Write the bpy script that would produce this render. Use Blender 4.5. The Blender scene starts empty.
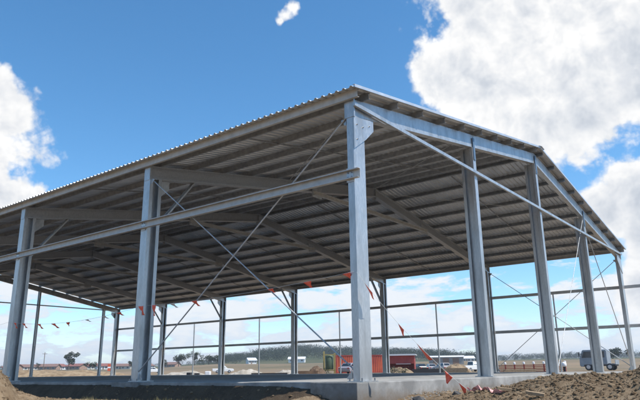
import bpy, math, random
import numpy as np
from mathutils import Vector, Matrix, noise
R = math.radians
random.seed(7)
scene = bpy.context.scene
COL = scene.collection

# ------------------------------------------------------------------ camera
CAM = Vector((-10.506, -7.279, 0.245))
YAW, PITCH, ROLL, FPX = 0.911, 0.271, -0.013, 612.6
_d = Vector((math.cos(PITCH)*math.sin(YAW), math.cos(PITCH)*math.cos(YAW), math.sin(PITCH)))
_r = Vector((math.cos(YAW), -math.sin(YAW), 0)); _u = _r.cross(_d)
_r2 = math.cos(ROLL)*_r + math.sin(ROLL)*_u; _u2 = -math.sin(ROLL)*_r + math.cos(ROLL)*_u
cd = bpy.data.cameras.new('camera'); cam = bpy.data.objects.new('camera', cd); COL.objects.link(cam)
cd.sensor_width = 36; cd.lens = 36*FPX/640; cd.clip_start = 0.05; cd.clip_end = 12000
m = Matrix.Identity(4)
for i in range(3):
    m[i][0], m[i][1], m[i][2], m[i][3] = _r2[i], _u2[i], -_d[i], CAM[i]
cam.matrix_world = m
scene.camera = cam
scene.render.resolution_x, scene.render.resolution_y = 1024, 640
def ray(px, py):                       # direction seen at a place in the photograph (planning aid)
    v = _d + _r2*((px-320)/FPX) + _u2*((200-py)/FPX); return v.normalized()

# ------------------------------------------------------------------ sky, sun, exposure
SUN_EL, SUN_AZ = R(58), R(13)          # azimuth from -y towards +x
SUN = Vector((math.sin(SUN_AZ)*math.cos(SUN_EL), -math.cos(SUN_AZ)*math.cos(SUN_EL), math.sin(SUN_EL)))
scene.view_settings.view_transform = 'Standard'; scene.view_settings.look = 'None'
scene.view_settings.exposure = 0.42; scene.view_settings.gamma = 1; scene.view_settings.use_curve_mapping = False
SKY_STRENGTH = 0.115
w = bpy.data.worlds.new('World'); scene.world = w; w.use_nodes = True
nt = w.node_tree; nt.nodes.clear()
class G:                               # tiny node-graph helper
    def __init__(s, nt): s.nt = nt
    def n(s, t, **k):
        x = s.nt.nodes.new(t)
        for a, b in k.items(): setattr(x, a, b)
        return x
    def put(s, sock, v):
        if isinstance(v, bpy.types.NodeSocket): s.nt.links.new(v, sock)
        else: sock.default_value = v
    def math(s, op, a, b=0.0, c=0.0, clamp=False):
        x = s.n('ShaderNodeMath', operation=op); x.use_clamp = clamp
        s.put(x.inputs[0], a); s.put(x.inputs[1], b)
        if op in ('MULTIPLY_ADD', 'SMOOTH_MAX', 'SMOOTH_MIN'): s.put(x.inputs[2], c)
        return x.outputs[0]
    def vm(s, op, a, b=(0, 0, 0), out=0):
        x = s.n('ShaderNodeVectorMath', operation=op); s.put(x.inputs[0], a); s.put(x.inputs[1], b)
        return x.outputs[out]
    def step(s, v, lo, hi, a=0.0, b=1.0):
        x = s.n('ShaderNodeMapRange', interpolation_type='SMOOTHSTEP')
        s.put(x.inputs[0], v); x.inputs[1].default_value = lo; x.inputs[2].default_value = hi
        x.inputs[3].default_value = a; x.inputs[4].default_value = b
        return x.outputs[0]
    def lin(s, v, lo, hi, a=0.0, b=1.0):
        x = s.n('ShaderNodeMapRange'); x.clamp = True
        s.put(x.inputs[0], v); x.inputs[1].default_value = lo; x.inputs[2].default_value = hi
        x.inputs[3].default_value = a; x.inputs[4].default_value = b
        return x.outputs[0]
    def noise(s, vec, scale, detail=4, rough=0.55, dist=0.0):
        x = s.n('ShaderNodeTexNoise'); s.put(x.inputs['Vector'], vec); x.inputs['Scale'].default_value = scale
        x.inputs['Detail'].default_value = detail; x.inputs['Roughness'].default_value = rough
        x.inputs['Distortion'].default_value = dist
        return x.outputs[0]
    def mix(s, f, a, b):
        x = s.n('ShaderNodeMix', data_type='RGBA'); s.put(x.inputs[0], f); s.put(x.inputs[6], a); s.put(x.inputs[7], b)
        return x.outputs[2]
g = G(nt)
sky = g.n('ShaderNodeTexSky', sky_type='NISHITA'); sky.sun_disc = False
sky.sun_elevation = SUN_EL; sky.sun_rotation = math.atan2(SUN.x, SUN.y)
sky.altitude = 300; sky.air_density = 1.0; sky.dust_density = 0.1; sky.ozone_density = 5.0
hs = g.n('ShaderNodeHueSaturation'); hs.inputs['Saturation'].default_value = 1.17; hs.inputs['Hue'].default_value = 0.492; hs.inputs['Value'].default_value = 1.28; g.put(hs.inputs['Color'], sky.outputs[0])
dirv = g.vm('NORMALIZE', g.n('ShaderNodeTexCoord').outputs['Generated'])
# cumulus: soft lumps of cloud standing in given directions, broken up by fractal noise
LUMPS = [(545,55,105,1),(475,74,62,1),(612,0,115,1),(655,48,74,1),(505,20,60,1),(446,72,34,.5),(428,92,26,.2),(533,92,46,.9),(496,108,50,.8),
         (668,214,60,1),(606,215,40,.75),(650,290,52,.7),(-20,104,42,.9),(-12,150,30,.7),(0,192,30,.7),(40,192,22,.3),(-45,180,60,1),(294,7,22,.10),(287,15,20,.05),(281,21,14,-.05)]
blob = None
for px, py, r, pk in LUMPS:
    dist = g.vm('DISTANCE', dirv, tuple(ray(px, py)), out=1)
    val = g.lin(dist, 0.0, (1+pk)*r/640, pk, -1.0)
    blob = val if blob is None else g.math('SMOOTH_MAX', blob, val, 0.15)
clear = g.step(g.vm('DISTANCE', dirv, tuple(ray(215, 90)), out=1), 0.42, 0.7)   # the open blue part of the sky
far = g.lin(g.noise(dirv, 2.3, 3, 0.5), 0.52, 0.75, -1.0, 0.6)
far = g.math('ADD', far, g.math('MULTIPLY', g.math('SUBTRACT', clear, 1.0), 2.0))
blob = g.math('MAXIMUM', blob, far)
def puffs(vec, scale, detail):          # rounded cauliflower lobes
    x = g.n('ShaderNodeTexVoronoi', feature='F1'); x.normalize = True
    g.put(x.inputs['Vector'], vec); x.inputs['Scale'].default_value = scale; x.inputs['Detail'].default_value = detail
    x.inputs['Roughness'].default_value = 0.6; x.inputs['Lacunarity'].default_value = 2.2
    return g.math('SUBTRACT', 0.35, x.outputs['Distance'])
wob = g.n('ShaderNodeTexNoise'); g.put(wob.inputs['Vector'], dirv); wob.inputs['Scale'].default_value = 9; wob.inputs['Detail'].default_value = 5
wv = g.n('ShaderNodeVectorMath', operation='SCALE'); g.put(wv.inputs[0], g.vm('SUBTRACT', wob.outputs['Color'], (.5, .5, .5))); wv.inputs[3].default_value = 0.06
wdir = g.vm('ADD', dirv, wv.outputs[0])
n1 = g.noise(dirv, 7.5, 9, 0.55, 0.1)
pf = puffs(wdir, 15.0, 3)
pf2 = puffs(g.vm('ADD', wdir, tuple(SUN*0.018)), 15.0, 3)
dens = g.math('ADD', g.math('MULTIPLY', blob, 1.5), g.math('MULTIPLY', g.math('SUBTRACT', n1, 0.5), 3.6))
dens = g.math('ADD', dens, g.math('MULTIPLY', pf, 1.5))
alpha = g.step(dens, -0.10, 0.30)
relief = g.math('MULTIPLY', g.math('SUBTRACT', pf, pf2), 0.8)
soft = g.noise(dirv, 3.6, 5, 0.55)
shade = g.math('MULTIPLY', g.step(dens, 0.3, 1.3), g.step(soft, 0.38, 0.57))
lum = g.math('SUBTRACT', g.math('ADD', 0.985, relief), g.math('MULTIPLY', shade, 0.21))
lum = g.math('MINIMUM', g.math('MAXIMUM', lum, 0.56), 1.05)
ccol = g.mix(g.lin(lum, 0.60, 0.98), (0.80, 0.89, 1.03, 1), (1.0, 1.0, 1.0, 1))
cx = g.n('ShaderNodeVectorMath', operation='SCALE'); g.put(cx.inputs[0], ccol); g.put(cx.inputs[3], g.math('MULTIPLY', lum, 0.745/SKY_STRENGTH))
# thin low cloud towards the horizon
sep = g.n('ShaderNodeSeparateXYZ'); g.put(sep.inputs[0], dirv)
low = g.vm('MULTIPLY', dirv, (1, 1, 3.2))
nl = g.noise(low, 7.5, 9, 0.6, 0.2)
el = sep.outputs['Z']
cover = g.step(el, 0.34, 0.02, 0.0, 0.32)
lowa = g.step(g.math('ADD', nl, cover), 0.71, 0.80, 0.0, 0.95)
lowa = g.math('MAXIMUM', lowa, g.step(el, 0.12, 0.0, 0.0, 0.28))
lcol = g.mix(g.lin(nl, 0.36, 0.56), (0.62, 0.80, 1.02, 1), (1.0, 1.03, 1.07, 1))
lx = g.n('ShaderNodeVectorMath', operation='SCALE'); g.put(lx.inputs[0], lcol); lx.inputs[3].default_value = 0.70/SKY_STRENGTH
base = g.mix(g.math('MULTIPLY', lowa, g.step(el, -0.02, 0.0)), hs.outputs[0], lx.outputs[0])
full = g.mix(g.math('MULTIPLY', alpha, g.step(el, 0.0, 0.06)), base, cx.outputs[0])
w.cycles.sampling_method = 'MANUAL'; w.cycles.sample_map_resolution = 512
bg = g.n('ShaderNodeBackground'); g.put(bg.inputs[0], full); bg.inputs[1].default_value = SKY_STRENGTH
nt.links.new(bg.outputs[0], g.n('ShaderNodeOutputWorld').inputs[0])
sl = bpy.data.lights.new('sun', 'SUN'); sl.energy = 4.5; sl.angle = R(0.53); sl.color = (1, 0.96, 0.9)
so = bpy.data.objects.new('sun', sl); COL.objects.link(so); so.rotation_euler = (-SUN).to_track_quat('-Z', 'Y').to_euler()
scene.cycles.max_bounces = 8; scene.cycles.diffuse_bounces = 5

# ------------------------------------------------------------------ materials
def mat(name, c1, c2=None, scale=4.0, rough=0.6, metal=0.0, bump=0.0, bscale=40.0, detail=6, stretch=(1, 1, 1), lo=0.35, hi=0.65, c3=None, s3=0.5, rvar=0.0, bdist=0.02, spec=None):
    M = bpy.data.materials.new(name); M.use_nodes = True
    q = G(M.node_tree); b = M.node_tree.nodes['Principled BSDF']
    co = q.n('ShaderNodeNewGeometry').outputs['Position']
    if stretch != (1, 1, 1): co = q.vm('MULTIPLY', co, stretch)
    b.inputs['Roughness'].default_value = rough; b.inputs['Metallic'].default_value = metal
    if spec is not None: b.inputs['Specular IOR Level'].default_value = spec
    c1 = (*c1, 1)
    if c2 is None: b.inputs['Base Color'].default_value = c1
    else:
        nz = q.noise(co, scale, detail, 0.6)
        c = q.mix(q.lin(nz, lo, hi), c1, (*c2, 1))
        if c3: c = q.mix(q.lin(q.noise(co, s3, 4, 0.6), 0.45, 0.65), c, (*c3, 1))
        q.put(b.inputs['Base Color'], c)
        if rvar: q.put(b.inputs['Roughness'], q.lin(nz, 0.3, 0.7, rough-rvar, rough+rvar))
    if bump:
        bn = q.n('ShaderNodeBump'); bn.inputs['Strength'].default_value = bump; bn.inputs['Distance'].default_value = bdist
        q.put(bn.inputs['Height'], q.noise(co, bscale, 6, 0.65)); q.put(b.inputs['Normal'], bn.outputs[0])
    return M
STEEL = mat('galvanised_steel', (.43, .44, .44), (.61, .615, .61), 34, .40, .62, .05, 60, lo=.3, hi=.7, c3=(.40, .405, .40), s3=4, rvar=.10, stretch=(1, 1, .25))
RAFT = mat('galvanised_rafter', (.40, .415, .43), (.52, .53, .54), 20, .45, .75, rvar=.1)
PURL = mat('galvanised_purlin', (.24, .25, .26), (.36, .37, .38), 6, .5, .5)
GIRT = mat('dull_galvanised', (.44, .43, .405), (.56, .545, .515), 5, .55, .2, rvar=.08)
BRACK = mat('painted_cleat', (.10, .17, .25), (.16, .23, .31), 8, .5, .3)
SHEET = mat('zincalume_sheet', (.56, .585, .61), (.68, .70, .72), 2.5, .42, .5, .03, 12, c3=(.50, .52, .54), s3=.6, rvar=.08)
CONC = mat('concrete', (.25, .245, .23), (.37, .36, .34), 3, .85, 0, .35, 60, c3=(.19, .185, .175), s3=.9)
BLOCKM = mat('footing_concrete', (.16, .158, .148), (.29, .285, .265), 5, .88, 0, .3, 50, c3=(.19, .19, .18), s3=2)
for M_ in (CONC, BLOCKM):                # soil splashed up the faces
    q = G(M_.node_tree); b_ = M_.node_tree.nodes['Principled BSDF']; old = b_.inputs['Base Color'].links[0].from_socket
    co = q.n('ShaderNodeNewGeometry').outputs['Position']; sp = q.n('ShaderNodeSeparateXYZ'); q.put(sp.inputs[0], co)
    k = q.math('ADD', sp.outputs['Z'], q.math('MULTIPLY', q.math('SUBTRACT', q.noise(co, 3.5, 7, .65), .5), .55))
    q.put(b_.inputs['Base Color'], q.mix(q.lin(k, -.12, -.36, 0, .8), old, (.15, .11, .072, 1)))
BOLT = mat('bolt', (.25, .26, .28), None, rough=.4, metal=.9)
RED = mat('flag_red', (.88, .09, .045), (.95, .20, .12), 20, .6)
WHITEC = mat('white_cloth', (.72, .72, .72), (.8, .8, .8), 20, .6)
CORD = mat('cord', (.55, .55, .52), None, rough=.8)

# ------------------------------------------------------------------ mesh helpers
def link(name, me, parent=None):
    o = bpy.data.objects.new(name, me); COL.objects.link(o)
    if parent: o.parent = parent
    return o
def mesh(name, v, f, material, smooth=False):
    me = bpy.data.meshes.new(name); me.from_pydata([tuple(p) for p in v], [], f); me.update()
    me.materials.append(material)
    if smooth: me.polygons.foreach_set('use_smooth', [True]*len(me.polygons))
    return me
def tag(o, label, cat, group=None):
    o['label'] = label; o['category'] = cat
    if group: o['group'] = group
    return o
def thing(name, label, cat, loc=(0, 0, 0), rz=0, group=None):
    o = bpy.data.objects.new(name, None); COL.objects.link(o); o.location = loc; o.rotation_euler = (0, 0, rz)
    o.empty_display_size = .3
    return tag(o, label, cat, group)
class MB:
    def __init__(s): s.v, s.f = [], []
    def add(s, v, f):
        k = len(s.v); s.v += [Vector(p) for p in v]; s.f += [[i+k for i in q] for q in f]; return s
    def box(s, a, b):
        x0, y0, z0 = a; x1, y1, z1 = b
        return s.add([(x0,y0,z0),(x1,y0,z0),(x1,y1,z0),(x0,y1,z0),(x0,y0,z1),(x1,y0,z1),(x1,y1,z1),(x0,y1,z1)],
                     [[3,2,1,0],[4,5,6,7],[0,1,5,4],[1,2,6,5],[2,3,7,6],[3,0,4,7]])
    def ext(s, prof, a, b, U, V):      # extrude a closed profile from a to b, axes U and V
        a, b, U, V = Vector(a), Vector(b), Vector(U), Vector(V); n = len(prof)
        return s.add([a+U*p+V*q for p, q in prof]+[b+U*p+V*q for p, q in prof],
                     [[i, (i+1) % n, n+(i+1) % n, n+i] for i in range(n)]+[list(range(n))[::-1], list(range(n, 2*n))])
    def tube(s, pts, r, n=8):
        pts = [Vector(p) for p in pts]; k0 = len(s.v); rs = r if isinstance(r, (list, tuple)) else [r]*len(pts)
        for i, p in enumerate(pts):
            t = (pts[min(i+1, len(pts)-1)]-pts[max(i-1, 0)]).normalized()
            a = t.cross(Vector((0, 0, 1)) if abs(t.z) < .95 else Vector((1, 0, 0))).normalized(); b = t.cross(a)
            s.v += [p+(a*math.cos(2*math.pi*j/n)+b*math.sin(2*math.pi*j/n))*rs[i] for j in range(n)]
        for i in range(len(pts)-1):
            for j in range(n):
                s.f.append([k0+i*n+j, k0+i*n+(j+1) % n, k0+(i+1)*n+(j+1) % n, k0+(i+1)*n+j])
        s.f += [[k0+j for j in range(n)][::-1], [k0+(len(pts)-1)*n+j for j in range(n)]]
        return s
    def mesh(s, name, material, smooth=False): return mesh(name, s.v, s.f, material, smooth)
    def obj(s, name, material, parent=None, smooth=False): return link(name, s.mesh(name, material, smooth), parent)
def iprof(D, B, tf=.016, tw=.012):     # I section: depth D along U from 0, width B along V centred
    h = B/2; t = tw/2
    return [(0,-h),(0,h),(tf,h),(tf,t),(D-tf,t),(D-tf,h),(D,h),(D,-h),(D-tf,-h),(D-tf,-t),(tf,-t),(tf,-h)]
def dprof(D, B, lip=.045, tf=.010, tw=.022):   # two lipped channels back to back
    h = B/2; t = tw/2
    q = [(0, 0), (0, h), (lip, h), (lip, h-tf), (tf, h-tf), (tf, t), (D-tf, t), (D-tf, h-tf), (D-lip, h-tf), (D-lip, h), (D, h)]
    return q+[(D, -h), (D-lip, -h), (D-lip, -h+tf), (D-tf, -h+tf), (D-tf, -t), (tf, -t), (tf, -h+tf), (lip, -h+tf), (lip, -h)][:]+[(0, -h)]
def sprof(D, B, lip=.04, t=.010):      # single lipped channel, flat web outermost at V=-B/2
    h = B/2
    return [(0, -h), (0, h), (lip, h), (lip, h-t), (t, h-t), (t, -h+t), (D-t, -h+t), (D-t, h-t), (D-lip, h-t), (D-lip, h), (D, h), (D, -h)]
def cprof(D, B, t=.006, lip=.022):     # lipped channel: web on V=0, depth along U centred, flanges towards +V
    h = D/2
    return [(-h,0),(h,0),(h,B),(h-lip,B),(h-lip,B-t),(h-t,B-t),(h-t,t),(-h+t,t),(-h+t,B-t),(-h+lip,B-t),(-h+lip,B),(-h,B)]

# ------------------------------------------------------------------ terrain
W = 24.717; YS = [0, 7.314, 14.636, 22.423, 30.057, 37.623, 44.673]; L = YS[-1]
def sm(a, b, x):
    t = min(1, max(0, (x-a)/(b-a))); return t*t*(3-2*t)
def bearing(px): v = ray(px, 372); return math.atan2(v.x, v.y)
def at(px, d): b = bearing(px); return CAM.x+d*math.sin(b), CAM.y+d*math.cos(b)
HILL = [(-200,4),(0,4),(120,4),(200,6),(240,11),(265,15),(300,19),(345,16),(400,13),(440,10),(465,5),(490,4),(520,6),(600,6),(800,6)]
HB = [(bearing(p) if -150 < p < 750 else bearing(-150 if p < 0 else 750)+(p < 0 and -.6 or .6), h) for p, h in HILL]
def heap(pts):                         # crest of an earth heap: (bearing, distance, height above slab level)
    out = []
    for px, py, d in pts:
        v = ray(px, py); out.append((math.atan2(v.x, v.y), d, CAM.z+d*v.z/math.hypot(v.x, v.y)))
    return out
HEAPS = [(heap([(405, 403, 12.4), (455, 395, 12.4), (492, 389.5, 12.2), (520, 384, 12.0), (545, 377.5, 11.8), (560, 375.5, 11.6), (590, 374, 11.4),
                (610, 375.5, 11.2), (628, 373, 11), (645, 366, 10.8), (700, 350, 10.5), (760, 352, 10), (800, 372, 10), (840, 400, 10)]), 1.25, 1.6),
         (heap([(-150, 400, 11), (-90, 366, 12), (-30, 364, 12.6), (-4, 371, 13), (6, 376, 13.2), (13, 386, 13.4), (19, 392, 13.6), (60, 405, 14)]), .9, 1.2),
         (heap([(270, 405, 11), (295, 397, 11), (312, 396, 11), (330, 404, 11)]), .35, .5)]
def T0(x, y):
    d = math.hypot(x-CAM.x, y-CAM.y)
    z = -.36+.08*sm(-1, 1.5, x)
    z -= .75*(1-sm(2.0, 7.5, d))
    # excavated strip along the long side and round the near corner footing
    if x > -.12 and y > .2 and x < W+.05: return -.16 if x > .1 else -.055-.105*sm(-.12, .1, x)
    if x < 0 and y > -.4:
        u = sm(-.95, -.12, x)*sm(-.4, .6, y); v_ = sm(-1.9, -1.0, x)*sm(-2.2, -.8, y)
        z = z-.30*v_; z = z+(-.055-z)*u
    else: z -= .28*sm(-1.9, -1.0, x)*(1-sm(.2, .8, x))*sm(-2.2, -.8, y)
    z -= .40*math.exp(-(((x+.6)/1.5)**2+((y+.6)/1.3)**2))
    if d < 30:
        b = math.atan2(x-CAM.x, y-CAM.y)
        for pts, sn, sf in HEAPS:
            if pts[0][0] < b < pts[-1][0]:
                for (b0, d0, z0), (b1, d1, z1) in zip(pts, pts[1:]):
                    if b0 <= b <= b1:
                        t = sm(b0, b1, b); dc = d0+(d1-d0)*t; zc_ = z0+(z1-z0)*t
                        k = math.exp(-abs((d-dc)/(sn if d < dc else sf))**1.7)
                        if zc_ > z: z += (zc_-z)*k
    if d > 60:
        b = math.atan2(x-CAM.x, y-CAM.y)
        z += (2.2+1.8*sm(bearing(120), bearing(230), b))*sm(130, 330, d)
        hh = HB[0][1]
        for (b0, h0), (b1, h1) in zip(HB, HB[1:]):
            if b0 <= b <= b1: hh = h0+(h1-h0)*sm(b0, b1, b)
        if b > HB[-1][0]: hh = HB[-1][1]
        z += hh*sm(380, 800, d)
        z += .35*noise.noise(Vector((x*.02, y*.02, 0)))*sm(70, 130, d)
        # low earth bank left of the building
        z += 0
    return z
def T(x, y):
    z = T0(x, y); d = math.hypot(x-CAM.x, y-CAM.y)
    if d < 60 and not (-.19 < x < W+.05 and .2 < y < L):
        p = Vector((x, y, 0)); k = min(1, max(.25, 1-abs(z+.3)*0))
        z += .03*noise.noise(p*1.3)+.035*noise.noise(p*3.7+Vector((9, 3, 1)))
        z += .028*noise.noise(p*8.5)+.018*noise.noise(p*19)
    return z
def lines(f0, f1, st, far):
    a = list(np.arange(f0, f1, st)); s = st; x = f1; up = []
    while x < far: up.append(x); s *= 1.09; x += s
    s = st; x = f0-st; dn = []
    while x > -far: dn.append(x); s *= 1.09; x -= s
    return dn[::-1]+a+up
GX = lines(-8.5, 6.5, .075, 2600); GY = lines(-7, 9, .075, 2600)
nx, ny = len(GX), len(GY)
gv = [(x, y, T(x, y)) for y in GY for x in GX]
gf = [(j*nx+i, j*nx+i+1, (j+1)*nx+i+1, (j+1)*nx+i) for j in range(ny-1) for i in range(nx-1)]
def dirt_mat():
    M = bpy.data.materials.new('bare_earth'); M.use_nodes = True
    q = G(M.node_tree); b = M.node_tree.nodes['Principled BSDF']; b.inputs['Roughness'].default_value = .95
    b.inputs['Specular IOR Level'].default_value = .15
    co = q.n('ShaderNodeNewGeometry').outputs['Position']
    a = q.mix(q.lin(q.noise(co, 1.6, 8, .65), .35, .65), (.11, .074, .043, 1), (.25, .18, .112, 1))
    a = q.mix(q.lin(q.noise(co, 9, 6, .7), .5, .72), a, (.27, .21, .14, 1))
    a = q.mix(q.lin(q.noise(co, 4.3, 6, .7), .54, .7), a, (.085, .055, .033, 1))
    # far off: dry paddock and grassed ground
    f = q.mix(q.lin(q.noise(co, .012, 5, .6), .4, .6), (.24, .175, .11, 1), (.12, .105, .06, 1))
    f = q.mix(q.lin(q.noise(co, .06, 5, .6), .45, .65), f, (.19, .145, .10, 1))
    d = q.vm('DISTANCE', co, (0, 0, 0), out=1)
    a = q.mix(q.step(d, 55, 110), a, f)
    fw = q.mix(q.lin(q.noise(co, .01, 4, .6), .4, .6), (.05, .065, .03, 1), (.09, .09, .045, 1))
    a = q.mix(q.step(d, 330, 480), a, fw)
    # darker soil colour over the excavated strip, with a noise-broken outer edge
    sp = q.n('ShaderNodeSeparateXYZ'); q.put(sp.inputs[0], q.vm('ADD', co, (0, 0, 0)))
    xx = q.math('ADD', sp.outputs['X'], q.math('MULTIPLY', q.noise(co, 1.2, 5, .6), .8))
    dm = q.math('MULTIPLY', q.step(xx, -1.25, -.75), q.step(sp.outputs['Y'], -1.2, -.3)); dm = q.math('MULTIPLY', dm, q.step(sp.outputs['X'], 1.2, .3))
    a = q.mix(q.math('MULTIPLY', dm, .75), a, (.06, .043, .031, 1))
    q.put(b.inputs['Base Color'], a)
    bn = q.n('ShaderNodeBump'); bn.inputs['Strength'].default_value = .8; bn.inputs['Distance'].default_value = .03
    q.put(bn.inputs['Height'], q.noise(co, 22, 8, .7)); q.put(b.inputs['Normal'], bn.outputs[0])
    return M
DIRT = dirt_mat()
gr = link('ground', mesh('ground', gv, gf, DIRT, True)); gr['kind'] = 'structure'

# ------------------------------------------------------------------ slab
E0 = .2
sb = MB().box((-E0, .3, -.13), (W+E0, L+E0, 0)).mesh('concrete_slab', CONC)
slab = link('concrete_slab', sb); slab['kind'] = 'structure'
bv = slab.modifiers.new('bevel', 'BEVEL'); bv.width = .015; bv.segments = 2
eb = MB().box((-E0, -E0, -.6), (W+E0, .297, .002)).obj('edge_beam', CONC, slab)
bv = eb.modifiers.new('bevel', 'BEVEL'); bv.width = .018; bv.segments = 2
fb = MB().box((-.28, -.55, -1.1), (.7, .62, .004)).mesh('footing_block', BLOCKM)
for i, y in enumerate(YS):
    o = link('footing_block', fb, slab); o.location = (0, y if i else .352, 0)
    b2 = o.modifiers.new('bevel', 'BEVEL'); b2.width = .012; b2.segments = 2

# ------------------------------------------------------------------ the shed
shed = thing('steel_shed', 'unfinished galvanised steel portal frame shed with ribbed metal roof, open on all sides', 'shed')
SL, Z0, RD = .1715, 6.13, .41          # roof slope, rafter top at column line, rafter depth
XR = W/2
def zr(x): return Z0+SL*(x if x < XR else W-x)
# portal columns
def colmesh(pr, nm):
    cm = MB().ext(pr, (0, 0, .03), (0, 0, 1), (1, 0, 0), (0, 1, 0))
    for v in cm.v[len(pr):]: v.z = Z0-RD+SL*v.x-.002
    return cm.mesh(nm, STEEL)
colI = colmesh(dprof(.42, .29, .11), 'column')                                   # inner frames
colA = colmesh(sprof(.44, .17), 'column'); colB = colmesh([(u, -v) for u, v in sprof(.44, .17)][::-1], 'column')   # gable frames
bp = MB().box((-.06, -.19, .005), (.50, .19, .029)).mesh('base_plate', STEEL)
bbm = MB().tube([(0, 0, .029), (0, 0, .085)], .016, 6).mesh('anchor_bolt', BOLT)
capm = MB().box((-.012, -.13, Z0-RD-.015), (.03, .13, Z0+.0)).mesh('end_plate', STEEL)
knee = MB().ext([(.002, 4.95), (.47, 5.28), (.80, 5.58), (.80, 5.83), (.002, 5.70)], (0, -.012, 0), (0, .012, 0), (1, 0, 0), (0, 0, 1)).mesh('gusset_plate', STEEL)
kbm = MB().tube([(0, -.012, 0), (0, -.035, 0)], .014, 6).mesh('bolt', BOLT)
# knee brace: a pair of angles between column and rafter
kx = 1.75; kz = Z0-RD+SL*kx-.01
kbr = MB()
for s in (-1, 1):
    kbr.ext([(-.035, 0), (.035, 0), (.035, s*.008), (-.027, s*.008), (-.027, s*.07), (-.035, s*.07)], (.39, s*.02, 4.32), (kx, s*.02, kz), (.7, 0, -.7), (0, 1, 0))
kbrm = kbr.mesh('knee_brace', STEEL)
for i, y in enumerate(YS):
    for side in (0, 1):
        c = link('column', colI if 0 < i < 6 else (colA if (i == 0) != bool(side) else colB), shed); c.location = (W if side else 0, y, 0); c.rotation_euler = (0, 0, math.pi if side else 0)
        for nm, me in (('base_plate', bp), ('end_plate', capm), ('gusset_plate', knee)):
            q_ = link(nm, me, c)
            if nm == 'gusset_plate' and not 0 < i < 6: q_.location.y = -.098 if (i == 0) != bool(side) else .098
        if i == 0 and not side:
            for bx_, bz_ in ((.12, 5.55), (.12, 5.2), (.36, 5.55), (.62, 5.65)): link('bolt', kbm, c).location = (bx_, -.098, bz_)
        if not side and i < 3:
            for bx_ in (-.03, .43):
                for by_ in (-.15, .15): link('anchor_bolt', bbm, c).location = (bx_, by_, 0)
        if 0 < i < 6:
            link('knee_brace', kbrm, c)
# rafters
def rmesh(pr, m_): return MB().ext(pr, (0.031, 0, Z0-RD+SL*.031), (XR-.012, 0, zr(XR)-RD-SL*.012), (0, 0, 1), (0, 1, 0)).mesh('rafter', m_)
rmI = rmesh(dprof(RD, .24), RAFT); rmA = rmesh(sprof(RD, .17), STEEL); rmB = rmesh([(u, -v) for u, v in sprof(RD, .17)][::-1], STEEL)
pl = MB().box((XR-.0118, -.1, zr(XR)-RD-.12), (XR+.0118, .1, zr(XR)+.0)).mesh('apex_plate', STEEL)
CT = 4.4; zt_ = zr(XR-CT)-RD-.09
ctm = MB().ext(cprof(.16, .09), (XR-CT-.25, 0, zt_), (XR+CT+.25, 0, zt_), (0, 0, 1), (0, -1, 0)).mesh('collar_tie', GIRT)
ctp = MB().ext([(-.30, -.16), (.30, -.16), (.30, .30), (-.30, .20)], (0, .003, 0), (0, .013, 0), (1, 0, 0), (0, 0, 1)).mesh('tie_plate', STEEL)
for i, y in enumerate(YS):
    if 0 < i < 6:
        o = link('collar_tie', ctm, shed); o.location = (0, y-.135, 0)
        for q_ in (-1, 1):
            p_ = link('tie_plate', ctp, o); p_.location = (XR+q_*CT, 0, zt_); p_.scale = (-q_, 1, 1)
for i, y in enumerate(YS):
    for side in (0, 1):
        r_ = link('rafter', rmI if 0 < i < 6 else (rmA if (i == 0) != bool(side) else rmB), shed); r_.location = (W if side else 0, y, 0); r_.rotation_euler = (0, 0, math.pi if side else 0)
    a_ = link('apex_plate', pl, shed); a_.location = (0, y, 0)
# gable columns (front and rear) with a painted cleat lapped onto the rafter
def gable_column(x, y, inward, depth=.4, bf=.2):
    zt = zr(x)-RD-.003; pr = dprof(depth, bf, .09); mb = MB().ext(pr, (x, y-.1*inward, .03), (x, y-.1*inward, 1), (0, inward, 0), (1, 0, 0))
    for v in mb.v[len(pr):]: v.z = zr(v.x)-RD-.003
    c = mb.obj('gable_column', STEEL, shed)
    MB().box((x-.14, y-.16 if inward > 0 else y-.36, .005), (x+.14, y+.36 if inward > 0 else y+.16, .029)).obj('base_plate', STEEL, c)
    ya = y-.103*inward; yb = y-.128*inward
    MB().box((x-.06, min(ya, yb), zt-.42), (x+.06, max(ya, yb), zt+.30)).obj('cleat', BRACK, c)
    return c
for t in (.264, .499, .742): gable_column(W*t, 0, 1)
for t in (.31, .672, .93): gable_column(W*t, L, -1, .3, .15)
# purlins
NP = 10
px_ = [.35+i*(XR-.75)/(NP-1) for i in range(NP)]
ang = math.atan(SL); cu = Vector((-math.sin(ang), 0, math.cos(ang))); ct = Vector((math.cos(ang), 0, math.sin(ang)))
PD = .16
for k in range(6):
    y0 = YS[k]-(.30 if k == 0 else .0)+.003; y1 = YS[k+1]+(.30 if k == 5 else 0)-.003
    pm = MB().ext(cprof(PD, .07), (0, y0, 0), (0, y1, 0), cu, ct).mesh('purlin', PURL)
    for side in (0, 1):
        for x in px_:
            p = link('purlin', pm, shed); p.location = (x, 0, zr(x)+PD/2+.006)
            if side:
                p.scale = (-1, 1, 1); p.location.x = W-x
    # bridging between purlins at mid bay
    ym = (YS[k]+YS[k+1])/2
    br = MB().ext([(-.02, -.02), (.02, -.02), (.02, .02), (-.02, .02)], (px_[0], ym, zr(px_[0])+.045), (px_[-1], ym, zr(px_[-1])+.045), cu, (0, 1, 0)).mesh('purlin_bridging', PURL)
    for side in (0, 1):
        p = link('purlin_bridging', br, shed)
        if side: p.scale = (-1, 1, 1); p.location.x = W
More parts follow.
